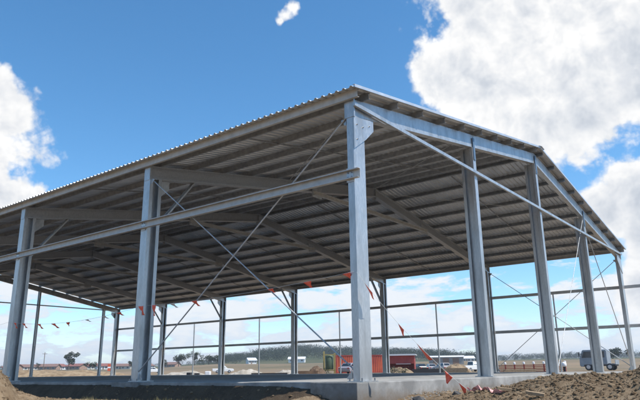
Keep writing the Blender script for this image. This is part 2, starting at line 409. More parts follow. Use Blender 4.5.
# eave purlins
for side in (0, 1):
    mb = MB().ext(cprof(.2, .075), (-.115, -.30, Z0+.07), (-.115, L+.30, Z0+.07), (0, 0, 1), (1, 0, 0))
    e = mb.obj('eave_purlin', GIRT, shed)
    if side: e.scale = (-1, 1, 1); e.location.x = W
# roof sheets: trapezoid ribs running from eave to ridge
NS = 57; YA, YB = -.36, L+.36; SW = (YB-YA)/NS; pitch = SW/4
prof = []
for k in range(4):
    c = (k+.5)*pitch
    prof += [(k*pitch, 0), (c-.045, 0), (c-.022, .036), (c+.022, .036), (c+.045, 0)]
prof.append((SW+.0, 0))
loop = [(y, z) for y, z in prof]+[(y, z-.003) for y, z in prof[::-1]]
zs = lambda x: zr(x)+(PD+.014)/math.cos(ang)
sm_ = MB().ext(loop, (-.30, 0, zs(-.30)), (XR-.03, 0, zs(XR-.03)), (0, 1, 0), cu).mesh('roof_sheet', SHEET)
for side in (0, 1):
    for k in range(NS):
        o = link('roof_sheet', sm_, shed); o.location = (0, YA+k*SW, 0)
        if side: o.scale = (-1, 1, 1); o.location.x = W
for side in (0, 1):
    e = MB().ext([(-.012, -.02), (.0, -.02), (.0, .042), (.05, .042), (.05, .048), (-.012, .048)], (-.30, YA-.003, zs(-.30)), (XR-.03, YA-.003, zs(XR-.03)), (0, 1, 0), cu).obj('barge_trim', SHEET, shed)
    if side: e.scale = (-1, 1, 1); e.location.x = W
zc = zs(XR)+.05
rc = MB().ext([(-.26, -.26*SL), (0, 0), (.26, -.26*SL), (.262, -.26*SL-.035), (.255, -.26*SL-.035), (.252, -.26*SL-.006), (0, -.006), (-.252, -.26*SL-.006), (-.255, -.26*SL-.035), (-.262, -.26*SL-.035)],
              (XR, YA-.06, zc), (XR, YB+.06, zc), (1, 0, 0), (0, 0, 1)).obj('ridge_cap', SHEET, shed)
# girts
def girt(a, b, V, D=.2, B=.075, name='girt'):
    return MB().ext(cprof(D, B), a, b, (0, 0, 1), V).obj(name, GIRT, shed)
girt((-.004, -.24, 4.35), (-.004, L+.2, 4.35), (-1, 0, 0), .21, .10)
for z in (4.25, 2.25): girt((W+.004, -.9, z), (W+.004, L+.2, z), (1, 0, 0), .16, .06)
gcm = MB().box((-.0035, -.09, -.16), (.0075, .09, .16)).mesh('girt_cleat', STEEL)
gbm = MB().tube([(-.004, 0, 0), (-.03, 0, 0)], .014, 6).mesh('bolt', BOLT)
for y in YS[:4]:
    o = link('girt_cleat', gcm, shed); o.location = (-.0125, y+.02, 4.35)
    for dy in (-.05, .05):
        for dz in (-.05, .05): link('bolt', gbm, o).location = (0, dy, dz)
# eave-level tie across both gables
for y, s in ((-.16, -1), (L+.16, 1)):
    MB().ext([(-.045, -.03), (.045, -.03), (.045, .03), (-.045, .03)], (-.05, y, 5.98), (W+.05, y, 5.98), (0, 0, 1), (0, 1, 0)).obj('gable_tie', STEEL, shed)
# mid-bay posts on the far side
for k in range(6):
    ym = (YS[k]+YS[k+1])/2
    MB().box((W+.07, ym-.035, .004), (W+.14, ym+.035, 4.33)).obj('girt_post', STEEL, shed)
# brace rods
def rod(a, b, r=.017):
    MB().tube([a, b], r, 8).obj('brace_rod', STEEL, shed)
rod((.03, .10, 5.75), (.03, YS[1]-.12, .25)); rod((.085, YS[1]-.10, 5.75), (.085, .12, .25))
rod((W-.03, .10, 5.75), (W-.03, YS[1]-.12, .25)); rod((W-.085, YS[1]-.10, 5.75), (W-.085, .12, .25))
gp = MB().ext([(0, 0), (.13, 0), (.13, .03), (.03, .15), (0, .15)], (-.006, 0, 0), (.006, 0, 0), (0, 1, 0), (0, 0, 1)).mesh('rod_gusset', STEEL)
for xx in (.058, W-.058):
    for yy, sy in ((.17 if True else 0, 1), (YS[1]-.16, -1)):
        for zz, sz in ((.06, 1), (5.72, -1)):
            o = link('rod_gusset', gp, shed); o.location = (xx, yy-.03*sy, zz); o.scale = (1, sy, sz)
x3, x2 = W*.742, W*.499
rod((x3-.1, -.07, zr(x3)-.55), (x2+.15, -.07, .25), .013); rod((x3+.1, -.02, zr(x3)-.55), (W-.45, -.02, .25), .018)
# roof bracing in the end bays
for k in (0, 5):
    for side in (0, 1):
        f = (lambda x: x) if not side else (lambda x: W-x)
        for (xa, xb) in ((.3, XR/2), (XR/2, XR-.3)):
            rod((f(xa), YS[k]+.1, zr(xa)-.12), (f(xb), YS[k+1]-.1, zr(xb)-.12), .012)

# ------------------------------------------------------------------ bunting tied from column to column
def bunting(label, pts, flags, group='strings of safety flags'):
    t = thing('flag_bunting', label, 'bunting', pts[0], 0, group); o0 = Vector(pts[0])
    P = [Vector(p)-o0 for p in pts]
    MB().tube(P, .0035, 5).obj('cord', CORD, t)
    seg = [(P[i+1]-P[i]).length for i in range(len(P)-1)]
    for s, w_, h_, ry, rx, mt in flags:
        d_ = s*sum(seg); i = 0
        while i < len(seg)-1 and d_ > seg[i]: d_ -= seg[i]; i += 1
        w_, h_ = w_*.85, h_*.85
        dr = (P[i+1]-P[i]).normalized(); p = P[i]+dr*d_
        dn = Vector((0, 0, -1)); nrm = dr.cross(dn).normalized()
        dn = (dn*math.cos(rx)+nrm*math.sin(rx)); hz = dr
        n_ = 6; v = []; f = []
        for a_ in range(n_+1):
            u = a_/n_; ww = w_*(1-.82*u)
            for b_ in range(4):
                s_ = b_/3-.5; wob = .035*math.sin(u*5+s_*4+ry)*u
                v.append(p+hz*(s_*ww+ry*.12*u)+dn*(u*h_)+nrm*(wob))
        for a_ in range(n_):
            for b_ in range(3): f.append([a_*4+b_, a_*4+b_+1, (a_+1)*4+b_+1, (a_+1)*4+b_])
        o = link('flag', mesh('flag', v, f, mt, True), t)
        sd = o.modifiers.new('thick', 'SOLIDIFY'); sd.thickness = .003
def sagline(a, b, sag, n=16):
    a, b = Vector(a), Vector(b)
    return [a.lerp(b, i/n)-Vector((0, 0, sag*4*(i/n)*(1-i/n))) for i in range(n+1)]
bx = -.045
bunting('red flag bunting tied between two columns in front of the crossed brace rods', sagline((bx, YS[1], 2.02), (bx, -.02, 2.22), .10),
        [(.02, .26, .30, .4, .3, RED), (.10, .2, .34, -.3, .2, RED), (.20, .24, .2, .6, .9, WHITEC), (.32, .24, .22, .5, .8, RED), (.68, .2, .16, .3, .9, RED), (.83, .26, .2, .2, .7, RED), (.975, .24, .2, .6, .7, RED)])
bunting('red and white flag bunting ending at the column behind the soil heap', sagline((bx, YS[2], 2.0), (bx, YS[1], 2.0), .22),
        [(.06, .2, .22, .5, .3, RED), (.14, .24, .2, .6, .6, RED), (.28, .26, .2, .9, .5, RED), (.40, .3, .22, 1.2, .7, RED), (.52, .24, .18, -.8, .8, RED), (.66, .2, .15, .3, 1.1, WHITEC), (.78, .2, .15, .6, 1.0, WHITEC), (.88, .24, .16, .6, .9, RED)])
bunting('red flag bunting tied between two columns beyond the heaped soil', sagline((bx, YS[3], 2.0), (bx, YS[2], 2.0), .2),
        [(.15, .2, .22, .5, .3, RED), (.35, .24, .2, .6, .6, RED), (.6, .26, .2, .9, .5, RED), (.85, .24, .2, .3, .5, RED)])
ex, ey = at(468, 12.4)
ez = T(ex, ey)+.02
seg = sagline((bx, -.1, 2.2), (ex, ey, ez), .16)
bunting('red flag bunting sloping from the corner column down to the dirt', seg,
        [(.13, .30, .26, .8, .9, RED), (.45, .2, .2, .3, .5, RED), (.66, .5, .28, .3, 1.1, RED), (.85, .22, .26, -.6, .2, RED), (.95, .2, .22, .4, .6, RED)])
# loose tape and flags lying on the dirt
tp = []
for i in range(25):
    u = i/24; px = 468+34*u; x, y = at(px, 12.4-1.0*u); tp.append((x, y, T(x, y)+.03+.015*math.sin(i*1.7)))
tv = []; tf = []
for i, p in enumerate(tp):
    p = Vector(p); wv = Vector((.02*math.sin(i), .05, .03*math.cos(i*.9)+.03))
    tv += [p-wv, p+wv]
    if i: tf.append([2*i-2, 2*i-1, 2*i+1, 2*i])
tape = link('safety_tape', mesh('safety_tape', tv, tf, mat('tape_pink', (.75, .28, .25), (.8, .45, .4), 9, .5)))
tape.modifiers.new('thick', 'SOLIDIFY').thickness = .003
tag(tape, 'faded pink safety tape lying on the dirt heap', 'tape')

# ------------------------------------------------------------------ loose soil on the heaps and gravel by the slab
def lump_verts(r, n=1):
    base = [(-.52,.85,0),(.52,.85,0),(-.52,-.85,0),(.52,-.85,0),(0,-.52,.85),(0,.52,.85),(0,-.52,-.85),(0,.52,-.85),(.85,0,-.52),(.85,0,.52),(-.85,0,-.52),(-.85,0,.52)]
    f = [(0,11,5),(0,5,1),(0,1,7),(0,7,10),(0,10,11),(1,5,9),(5,11,4),(11,10,2),(10,7,6),(7,1,8),(3,9,4),(3,4,2),(3,2,6),(3,6,8),(3,8,9),(4,9,5),(2,4,11),(6,2,10),(8,6,7),(9,8,1)]
    q = (random.uniform(.6, 1.3), random.uniform(.6, 1.3), random.uniform(.45, .9)); a = random.random()*6.28
    out = []
    for x, y, z in base:
        k = r*random.uniform(.75, 1.2); x, y, z = x*k*q[0], y*k*q[1], z*k*q[2]
        out.append((x*math.cos(a)-y*math.sin(a), x*math.sin(a)+y*math.cos(a), z))
    return out, f
def scatter(name, label, n, pick, rmin, rmax, material):
    v = []; f = []
    for _ in range(n):
        x, y = pick(); r = rmin+(rmax-rmin)*random.random()**6; z = T(x, y)+r*.15
        lv, lf = lump_verts(r); k = len(v); z -= r*.25
        v += [(p[0]+x, p[1]+y, p[2]+z) for p in lv]; f += [tuple(i+k for i in q) for q in lf]
    o = link(name, mesh(name, v, f, material)); o['kind'] = 'stuff'; o['label'] = label; o['category'] = 'soil'
    return o
def pick_right():
    while True:
        px = random.uniform(440, 680); d = random.gauss(11.2, .9)
        x, y = at(px, d)
        if y < -.35: return x, y
def pick_left():
    px = random.uniform(-60, 330); d = random.uniform(9.5, 19); x, y = at(px, d)
    return (x, y) if x < -.25 else pick_left()
def pick_gravel():
    return random.uniform(-.2, 9), -.22-abs(random.gauss(0, .55))
CLOD = mat('clod', (.085, .055, .032), (.225, .16, .098), 2.2, .95, 0, .9, 60, c3=(.25, .19, .125), s3=6, spec=.1)
GRAV = mat('gravel', (.13, .12, .105), (.30, .285, .26), 14, .9, 0, .3, 60)
scatter('dirt_clods', 'brown clods of earth on the heap by the open gable', 15000, pick_right, .005, .05, CLOD)
scatter('loose_soil', 'loose soil crumbs along the excavated long side', 6500, pick_left, .008, .055, CLOD)
scatter('gravel', 'grey gravel against the edge of the concrete slab', 4500, pick_gravel, .006, .035, GRAV)
ROCK = mat('dark_rock', (.03, .03, .032), (.08, .075, .07), 12, .8)
for (px, d, r), lb in zip([(455, 12.6, .13), (418, 12.3, .16), (380, 12.6, .1)], ('dark stone on the gravel beside the fallen flags', 'flat black stone lying in the gravel at the slab edge', 'small black stone below the slab near the corner footing')):
    x, y = at(px, d); v, f = lump_verts(r)
    o = link('stone', mesh('stone', v, f, ROCK)); o.location = (x, y, T(x, y)+r*.2); tag(o, lb, 'stone')
WOOD = mat('timber_offcut', (.25, .17, .10), (.40, .29, .18), 8, .8)
for (px, d, ln, an), lb in zip([(503, 11.4, .26, .3), (533, 10.6, .28, -.2)], ('short timber offcut beside the pink tape', 'timber offcut half buried near the top of the soil heap')):
    x, y = at(px, d); o = MB().box((-ln/2, -.035, -.02), (ln/2, .035, .025)).obj('timber_offcut', WOOD)
    o.location = (x, y, T(x, y)+.05); o.rotation_euler = (.1, .15, -bearing(px)+an); tag(o, lb, 'timber')

gv_ = []; gf_ = []
for _ in range(900):
    px = random.uniform(-10, 330); d = random.uniform(10, 17); x, y = at(px, d)
    if x > -1.5 or noise.noise(Vector((x*.8, y*.8, 4))) < .05: continue
    z = T(x, y)
    for j in range(9):
        a = random.random()*6.28; l = random.uniform(.04, .13); bx0, by0 = x+random.gauss(0, .04), y+random.gauss(0, .04); lean = random.uniform(.1, .6)*l
        k = len(gv_); dx, dy = math.cos(a), math.sin(a)
        gv_ += [(bx0-dy*.004, by0+dx*.004, z-.01), (bx0+dy*.004, by0-dx*.004, z-.01), (bx0+dx*lean, by0+dy*lean, z+l)]; gf_.append([k, k+1, k+2])
go = link('dry_grass', mesh('dry_grass', gv_, gf_, mat('dry_grass', (.16, .15, .06), (.30, .25, .12), 3, .9))); go['kind'] = 'stuff'; go['label'] = 'sparse dry grass along the dug strip'; go['category'] = 'grass'

# ------------------------------------------------------------------ trees
BARK = mat('bark', (.10, .075, .055), (.19, .15, .11), 6, .9)
def leafmat(nm, a, b): return mat(nm, a, b, .35, .75, spec=.2)
LEAF = [leafmat('leaf_olive', (.022, .034, .017), (.05, .062, .03)), leafmat('leaf_grey', (.035, .046, .03), (.07, .08, .05))]
def crown_mesh(h, w_, n, seed, base=.3):
    rnd = random.Random(seed); v = []; f = []
    cl = [(rnd.gauss(0, w_*.24), rnd.gauss(0, w_*.24), h*(base+(1-base)*rnd.uniform(.15, .88)), rnd.uniform(.16, .30)*w_) for _ in range(11)]
    for _ in range(n):
        cx_, cy_, cz_, cr = rnd.choice(cl)
        a = Vector((rnd.gauss(0, 1), rnd.gauss(0, 1), rnd.gauss(0, 1))).normalized()*cr*rnd.uniform(.45, 1.05)
        p = Vector((cx_, cy_, cz_))+Vector((a.x, a.y, a.z*.8))
        u = Vector((rnd.gauss(0, 1), rnd.gauss(0, 1), rnd.gauss(0, 1))).normalized(); t = u.cross(Vector((rnd.gauss(0, 1), rnd.gauss(0, 1), .3))).normalized()
        s = rnd.uniform(.025, .055)*w_; k = len(v)
        v += [p-u*s, p+t*s*.6, p+u*s, p-t*s*.6]; f.append([k, k+1, k+2, k+3])
    return v, f
def trunk_mesh(h, w_, seed):
    rnd = random.Random(seed); mb = MB()
    mb.tube([(0, 0, -.4), (0.02*h, 0, h*.25), (0, .02*h, h*.5), (0, 0, h*.75)], [h*.035, h*.028, h*.02, h*.008], 7)
    for i in range(5):
        a = rnd.random()*6.28; z = h*rnd.uniform(.28, .5)
        mb.tube([(0, 0, z), (math.cos(a)*w_*.18, math.sin(a)*w_*.18, z+h*.12), (math.cos(a)*w_*.32, math.sin(a)*w_*.32, z+h*.3)], [h*.014, h*.01, h*.004], 5)
    return mb
def tree(px, d, h, w_, label, mi=0, n=900, seed=0, group='trees beyond the building site', base=.3):
    x, y = at(px, d); t = thing('tree', label, 'tree', (x, y, T(x, y)-.1), random.random()*6, group)
    trunk_mesh(h, w_, seed).obj('trunk', BARK, t)
    v, f = crown_mesh(h, w_, n, seed, base); link('crown', mesh('crown', v, f, LEAF[mi]), t)
    return t
k_ = 1/FPX
tree(68, 290, 7.8, 5.8, 'lone leafy tree standing above the earth bank and rooftops', 1, 1560, 1)
tree(90, 300, 3.4, 4.5, 'low round tree beside the red roofed houses', 0, 910, 2)
tree(37, 300, 3.2, 2.4, 'small thin tree among the roofs near the power pole', 0, 650, 3)
tree(178, 320, 5.6, 6.5, 'broad pale crowned tree at the edge of the bare paddock', 1, 1170, 4)
tree(194, 300, 6.2, 5.2, 'dark bushy tree with a narrow top by the paddock', 0, 1170, 5)
tree(208, 330, 4.6, 6.0, 'low spreading dark tree between paddock and wooded hill', 0, 1040, 6)
tree(217, 330, 4.8, 5.0, 'round dark tree at the foot of the wooded hill', 0, 1040, 7)
tree(164, 330, 4.0, 4.0, 'short tree behind the small white car', 0, 780, 8)
tree(131, 340, 4.2, 5.0, 'dark tree behind the red hazard board', 0, 780, 9)
tree(618, 330, 4.5, 9.0, 'wide low tree on the skyline beyond the parked truck', 0, 1040, 10)
# the wooded hill: a far-off wood that reads as one mass
protos = [crown_mesh(1.0, .95, 90, 100+i, .05) for i in range(7)]
rnd = random.Random(5)
def wood(name, label, zones, mi):
    v = []; f = []
    for pa, pb, da, db, n, ha, hb in zones:
        for _ in range(n):
            x, y = at(rnd.uniform(pa, pb), rnd.uniform(da, db)); z = T0(x, y)-.6; h = rnd.uniform(ha, hb); pv, pf = rnd.choice(protos); a = rnd.random()*6.28
            ca, sa = math.cos(a)*h*1.15, math.sin(a)*h*1.15; k = len(v)
            v += [(x+p.x*ca-p.y*sa, y+p.x*sa+p.y*ca, z+p.z*h) for p in pv]; f += [tuple(i+k for i in q) for q in pf]
    o = link(name, mesh(name, v, f, LEAF[mi])); o['kind'] = 'stuff'; o['label'] = label; o['category'] = 'wood'
wood('wooded_hill', 'dark wooded hill rising behind the site', [(222, 262, 560, 820, 260, 5, 9), (255, 480, 520, 850, 1250, 6, 11), (196, 240, 500, 700, 110, 4, 6)], 0)
wood('far_tree_line', 'low hazy tree line along the far horizon', [(470, 760, 620, 950, 900, 5, 8), (-120, 225, 560, 800, 420, 3, 5)], 1)

# ------------------------------------------------------------------ houses
BRICKM = [mat('render_cream', (.55, .5, .42), (.6, .55, .47), 2, .9), mat('brick_tan', (.33, .2, .14), (.4, .26, .18), 3, .9), mat('weatherboard_white', (.7, .7, .68), (.76, .76, .74), 2, .8)]
ROOFM = [mat('roof_terracotta', (.17, .065, .05), (.25, .10, .075), 1.5, .85), mat('roof_brown', (.16, .09, .07), (.22, .13, .10), 1.5, .85), mat('roof_pale', (.62, .63, .64), (.7, .7, .71), 1.5, .6)]
GLASSM = mat('window_glass', (.03, .04, .05), None, rough=.12, spec=.6)
FRAMEM = mat('window_frame', (.7, .7, .7), None, rough=.6)
DOORM = mat('door_paint', (.22, .14, .10), None, rough=.6)
def house(px, d, w_, dp, h, rh, wm, rm_, label, turn=0.0, group='houses beyond the paddock'):
    x, y = at(px, d); t = thing('house', label, 'house', (x, y, T(x, y)-.15), -bearing(px)+turn, group)
    # front faces -y in local space, towards the site
    wall = MB().ext([(-dp/2, 0), (dp/2, 0), (dp/2, h), (0, h+rh-.1), (-dp/2, h)], (-w_/2, 0, 0), (w_/2, 0, 0), (0, 1, 0), (0, 0, 1)).obj('wall', BRICKM[wm], t)
    ov = .5
    roof = MB()
    for s in (-1, 1):
        roof.ext([(s*(dp/2+ov), h-rh*ov/(dp/2)), (0, h+rh), (0, h+rh+.18), (s*(dp/2+ov), h-rh*ov/(dp/2)+.18)][::s], (-w_/2-ov, 0, 0), (w_/2+ov, 0, 0), (0, 1, 0), (0, 0, 1))
    ro = roof.obj('roof', ROOFM[rm_], t)
    for wx in (-w_*.32, w_*.05, w_*.34):
        wn = MB().box((wx-.75, -dp/2-.06, 1.0), (wx+.75, -dp/2+.02, 2.15)).obj('window', FRAMEM, t)
        MB().box((wx-.66, -dp/2-.075, 1.08), (wx-.03, -dp/2-.05, 2.07)).obj('pane', GLASSM, wn)
        MB().box((wx+.03, -dp/2-.075, 1.08), (wx+.66, -dp/2-.05, 2.07)).obj('pane', GLASSM, wn)
    dx = -w_*.13
    MB().box((dx-.45, -dp/2-.05, .1), (dx+.45, -dp/2+.02, 2.1)).obj('door', DOORM, t)
    return t
HS = [(12, 330, 9, 7, 1, 0, 'terracotta roofed tan brick house behind the column with the soil heap'), (27, 345, 10, 8, 0, 1, 'brown roofed cream house left of the power pole'),
      (36, 360, 8, 7, 0, 0, 'terracotta roofed cream house behind the thin little tree'), (49, 335, 11, 8, 1, 1, 'wide tan brick house with brown roof right of the power pole'),
      (58, 350, 9, 7, 2, 0, 'white house with terracotta roof left of the lone leafy tree'), (76, 340, 10, 8, 1, 0, 'tan brick house with terracotta roof just right of the lone tree'),
      (85, 355, 9, 8, 0, 0, 'cream house with terracotta roof by the low round tree'), (104, 335, 10, 8, 2, 0, 'white house with red roof behind the rear gable columns'),
      (124, 345, 11, 8, 0, 1, 'cream house with brown roof beside the dark tree'), (146, 350, 9, 7, 2, 1, 'white house with brown roof behind the second long-side column'),
      (172, 345, 9, 7, 1, 1, 'tan brick house with brown roof beneath the broad pale tree')]
for i, (px, d, w_, dp, wm, rm_, lb) in enumerate(HS):
    house(px, d*1.3, w_, dp, 2.5, 1.5, wm, rm_, lb, (-.6, .5, .15, -.35, .9)[i % 5])
house(251, 470, 6, 7, 2.8, 1.6, 2, 2, 'small white house at the foot of the wooded hill', .3, 'white houses at the hill')
house(297, 470, 12, 8, 2.6, 1.5, 2, 2, 'long white house half hidden in trees below the hill', -.1, 'white houses at the hill')
house(468, 420, 8, 8, 2.6, 1.4, 2, 2, 'pale roofed house at the end of the wooded hill', .2, 'white houses at the hill')
# long low grey shed
x, y = at(447, 230)
ls = thing('long_shed', 'long low grey shed with pale metal roof behind the parked cars', 'shed', (x, y, T(x, y)-.1), -bearing(447))
MB().box((-6, -3, 0), (6, 3, 2.5)).obj('wall', mat('shed_wall', (.24, .24, .23), (.3, .3, .29), 1, .8), ls)
MB().ext([(-3.3, 2.5), (3.3, 2.5), (3.3, 2.62), (0, 3.1), (-3.3, 2.62)], (-6.3, 0, 0), (6.3, 0, 0), (0, 1, 0), (0, 0, 1)).obj('roof', ROOFM[2], ls)
for i in range(3): MB().box((-4.6+i*3.4, -3.04, .05), (-2.4+i*3.4, -2.98, 2.2)).obj('roller_door', DOORM, ls)

# ------------------------------------------------------------------ power pole
x, y = at(43, 280); pp = thing('power_pole', 'thin timber power pole with cross arm above the rooftops', 'pole', (x, y, T(x, y)-.3), -bearing(43))
MB().tube([(0, 0, 0), (0, 0, 7.6)], [.16, .11], 8).obj('pole', BARK, pp); MB().box((-.9, -.06, 6.9), (.9, .06, 7.05)).obj('cross_arm', BARK, pp)
for q in (-.8, -.3, .3, .8): MB().tube([(q, 0, 7.05), (q, 0, 7.22)], .05, 6).obj('insulator', FRAMEM, pp)

# ------------------------------------------------------------------ site container, site shed and frame
REDP = mat('red_paint', (.48, .085, .035), (.58, .13, .06), 1.2, .5, 0, c3=(.36, .06, .035), s3=.6)
REDD = mat('red_cladding', (.28, .035, .03), (.36, .055, .04), 1.5, .6)
DARK = mat('dark_rubber', (.02, .02, .021), None, rough=.7); GREEN = mat('green_paint', (.055, .085, .05), (.08, .11, .06), 2, .6); YEL = mat('yellow_paint', (.26, .20, .06), (.33, .26, .09), 3, .55)
x, y = at(362, 92); ct_ = thing('shipping_container', 'bright red corrugated shipping container standing on the far side of the slab', 'container', (x, y, T(x, y)), -bearing(362)+.12)
LC = 7.6
cp = [(-1.2, 0), (1.2, 0), (1.2, 2.3), (-1.2, 2.3)]
mb = MB(); nseg = 28; pr = []
for i in range(nseg):
    u = -LC/2+.12+(LC-.24)*i/nseg; dd = (LC-.24)/nseg
    pr += [(u, -1.19), (u+dd*.35, -1.19), (u+dd*.5, -1.155), (u+dd*.85, -1.155)]
pr += [(LC/2-.12, -1.19), (LC/2-.12, 1.19), (-LC/2+.12, 1.19)]
mb.ext(pr, (0, 0, .2), (0, 0, 2.48), (1, 0, 0), (0, 1, 0)).obj('side_panel', REDP, ct_)
for sx in (-1, 1):
    for sy in (-1, 1): MB().box((sx*LC/2-.09, sy*1.2-.07, .1), (sx*LC/2+.09, sy*1.2+.07, 2.6)).obj('corner_post', REDD, ct_)
for z in (.12, 2.48): MB().box((-LC/2+.09, -1.215, z), (LC/2-.09, -1.13, z+.12)).obj('side_rail', REDD, ct_)
MB().box((-LC/2+.09, -1.12, 2.49), (LC/2-.09, 1.18, 2.56)).obj('roof_panel', REDD, ct_)
x, y = at(400, 104); rs = thing('site_shed', 'low dark red site shed with white fascia and open dark front', 'shed', (x, y, T(x, y)), -bearing(400)-.1)
MB().box((-2.5, .9, 0), (2.5, 1.0, 2.7)).obj('back_wall', REDD, rs)
for q in (-2.5, 2.4): MB().box((q, -1.2, 0), (q+.1, .898, 2.7)).obj('side_wall', REDD, rs)
MB().box((-2.399, -1.2, 1.45), (2.399, -1.1, 2.7)).obj('front_panel', REDD, rs)
MB().ext([(-1.7, 2.78), (1.2, 2.72), (1.2, 2.82), (-1.7, 2.9)], (-2.8, 0, 0), (2.8, 0, 0), (0, 1, 0), (0, 0, 1)).obj('roof', ROOFM[2], rs)
MB().box((-2.8, -1.74, 2.72), (2.8, -1.70, 2.95)).obj('fascia', FRAMEM, rs)
MB().box((-.4, -1.8, 1.38), (1.9, -1.2, 1.44)).obj('awning', FRAMEM, rs)
x, y = at(329.5, 86); gt = thing('water_tank', 'dark green tank in a yellow post frame beside the red container', 'tank', (x, y, T(x, y)), -bearing(330)+.1)
for sx in (-.72, .72):
    for sy in (-.6, .6): MB().box((sx-.06, sy-.06, 0), (sx+.06, sy+.06, 2.75 if sx > 0 else 3.0)).obj('frame_post', YEL, gt)
for z in (.5, 2.5):
    for sy in (-.6, .6): MB().box((-.659, sy-.04, z), (.659, sy+.04, z+.1)).obj('frame_rail', YEL, gt)
MB().tube([(0, 0, .62), (0, 0, .7), (0, 0, 2.3), (0, 0, 2.45), (0, 0, 2.6)], [.5, .55, .55, .45, .15], 18).obj('tank_body', GREEN, gt, True)
MB().box((-.64, -.5, .45), (.64, .5, .6)).obj('platform', DARK, gt)

# ------------------------------------------------------------------ vehicles
GLS = mat('car_glass', (.015, .02, .025), None, rough=.06, spec=.8)
RIM = mat('rim', (.5, .5, .52), None, rough=.3, metal=.8); LAMP = mat('lamp_lens', (.7, .7, .68), None, rough=.15); TAIL = mat('tail_lens', (.4, .02, .02), None, rough=.2)
def wheel(parent, x, y, r=.32, wd=.2):
    t = MB().tube([(x, y-wd/2, r), (x, y-wd/2+.03, r), (x, y+wd/2-.03, r), (x, y+wd/2, r)], [r*.9, r, r, r*.9], 18).obj('wheel', DARK, parent)
    s = -1 if y < 0 else 1
    MB().tube([(x, y+s*(wd/2-.01), r), (x, y+s*(wd/2+.012), r)], [r*.62, r*.55], 12).obj('rim', RIM, t)
def car(px, d, label, paint, rz, kind='sedan'):
    x, y = at(px, d); t = thing('parked_car', label, 'car', (x, y, T(x, y)+.01), rz, 'vehicles parked beyond the slab')
    if kind == 'ute':
        low = [(-2.5, .45), (-2.5, .98), (-.55, 1.0), (.95, 1.02), (2.2, .92), (2.45, .75), (2.45, .4), (2.0, .3), (-2.2, .3)]; cab = [(-.55, 1.0), (-.45, 1.66), (.25, 1.68), (.98, 1.02)]
    elif kind == 'wagon':
        low = [(-2.2, .4), (-2.22, .95), (-1.9, 1.0), (.85, 1.0), (2.0, .86), (2.25, .65), (2.22, .35), (1.9, .25), (-2.0, .25)]; cab = [(-2.05, 1.0), (-1.7, 1.55), (.1, 1.58), (.9, 1.0)]
    else:
        low = [(-2.2, .42), (-2.25, .85), (-1.5, .95), (.9, .95), (2.0, .82), (2.25, .62), (2.2, .33), (1.9, .25), (-2.0, .25)]; cab = [(-1.6, .94), (-.95, 1.42), (.15, 1.45), (1.0, .94)]
    b = MB().ext(low, (0, -.86, 0), (0, .86, 0), (1, 0, 0), (0, 0, 1)).obj('body', paint, t)
    bv = b.modifiers.new('bevel', 'BEVEL'); bv.width = .09; bv.segments = 3
    c = MB().ext(cab, (0, -.74, 0), (0, .74, 0), (1, 0, 0), (0, 0, 1))
    for v in c.v:
        if v.z > 1.3: v.y *= .84
    co = c.obj('cabin', paint, t); bv = co.modifiers.new('bevel', 'BEVEL'); bv.width = .05; bv.segments = 2
    (xa, za), (xb, zb), (xc, zc2), (xd, zd) = cab
    for s in (-1, 1):
        def yy(z): return s*(.74*(1-.16*max(0, (z-1.0)/.5)) + .012)
        xm = (xb+xc)/2
        for p0, p1, p2, p3 in (((xa+.22, za+.08), (xb+.08, zb-.08), (xm-.04, zb-.08), (xm-.04, za+.08)), ((xm+.04, za+.08), (xm+.04, zc2-.09), (xc-.02, zc2-.09), (xd-.22, zd+.08))):
            q = [Vector((p[0], yy(p[1]), p[1])) for p in (p0, p1, p2, p3)]
            q2 = [p-Vector((0, s*.03, 0)) for p in q]
            MB().add(q+q2, [[0, 1, 2, 3], [7, 6, 5, 4], [0, 4, 5, 1], [1, 5, 6, 2], [2, 6, 7, 3], [3, 7, 4, 0]]).obj('side_window', GLS, t)
    for (u0, v0), (u1, v1), off in (((xd, zd), (xc, zc2), .02), ((xa, za), (xb, zb), -.02)):
        a0 = Vector((u0, 0, v0)).lerp(Vector((u1, 0, v1)), .14)+Vector((off, 0, .012)); a1 = Vector((u0, 0, v0)).lerp(Vector((u1, 0, v1)), .88)+Vector((off, 0, .012))
        MB().add([a0+Vector((0, -.64, 0)), a0+Vector((0, .64, 0)), a1+Vector((0, .54, 0)), a1+Vector((0, -.54, 0)),
                  a0+Vector((-off*1.5, -.64, 0)), a0+Vector((-off*1.5, .64, 0)), a1+Vector((-off*1.5, .54, 0)), a1+Vector((-off*1.5, -.54, 0))],
                 [[0, 1, 2, 3], [7, 6, 5, 4], [0, 4, 5, 1], [1, 5, 6, 2], [2, 6, 7, 3], [3, 7, 4, 0]]).obj('windscreen' if off > 0 else 'rear_window', GLS, t)
    for s in (-.62, .62):
        MB().box((2.12, s-.16, .62), (2.255, s+.16, .76)).obj('headlight', LAMP, t); MB().box((-2.26 if kind != 'ute' else -2.515, s-.12, .66), (-2.1, s+.12, .82)).obj('tail_light', TAIL, t)
    for wx in (-1.35, 1.4):
        for wy in (-.8, .8): wheel(t, wx, wy)
    return t
def paint(nm, c): return mat(nm, c, None, rough=.25, spec=.6)
BLACKP, SILV, WHT = paint('black_paint', (.015, .015, .017)), paint('silver_paint', (.42, .40, .40)), paint('white_paint', (.72, .72, .71))
car(420, 120, 'black sedan parked right of the red site shed', BLACKP, .9)
car(431, 128, 'silver grey sedan parked next to the black car', SILV, .75)
car(442, 124, 'dull silver wagon parked between the grey sedan and the dirt piles', SILV, 1.0, 'wagon')
car(473, 112, 'white utility truck with open tray beside the yellow dirt piles', WHT, -.35, 'ute')
car(350, 86, 'mauve grey sedan parked in front of the red container', paint('mauve_paint', (.30, .28, .31)), .25)
car(153, 170, 'small white car parked behind the second long-side column', WHT, -.5)
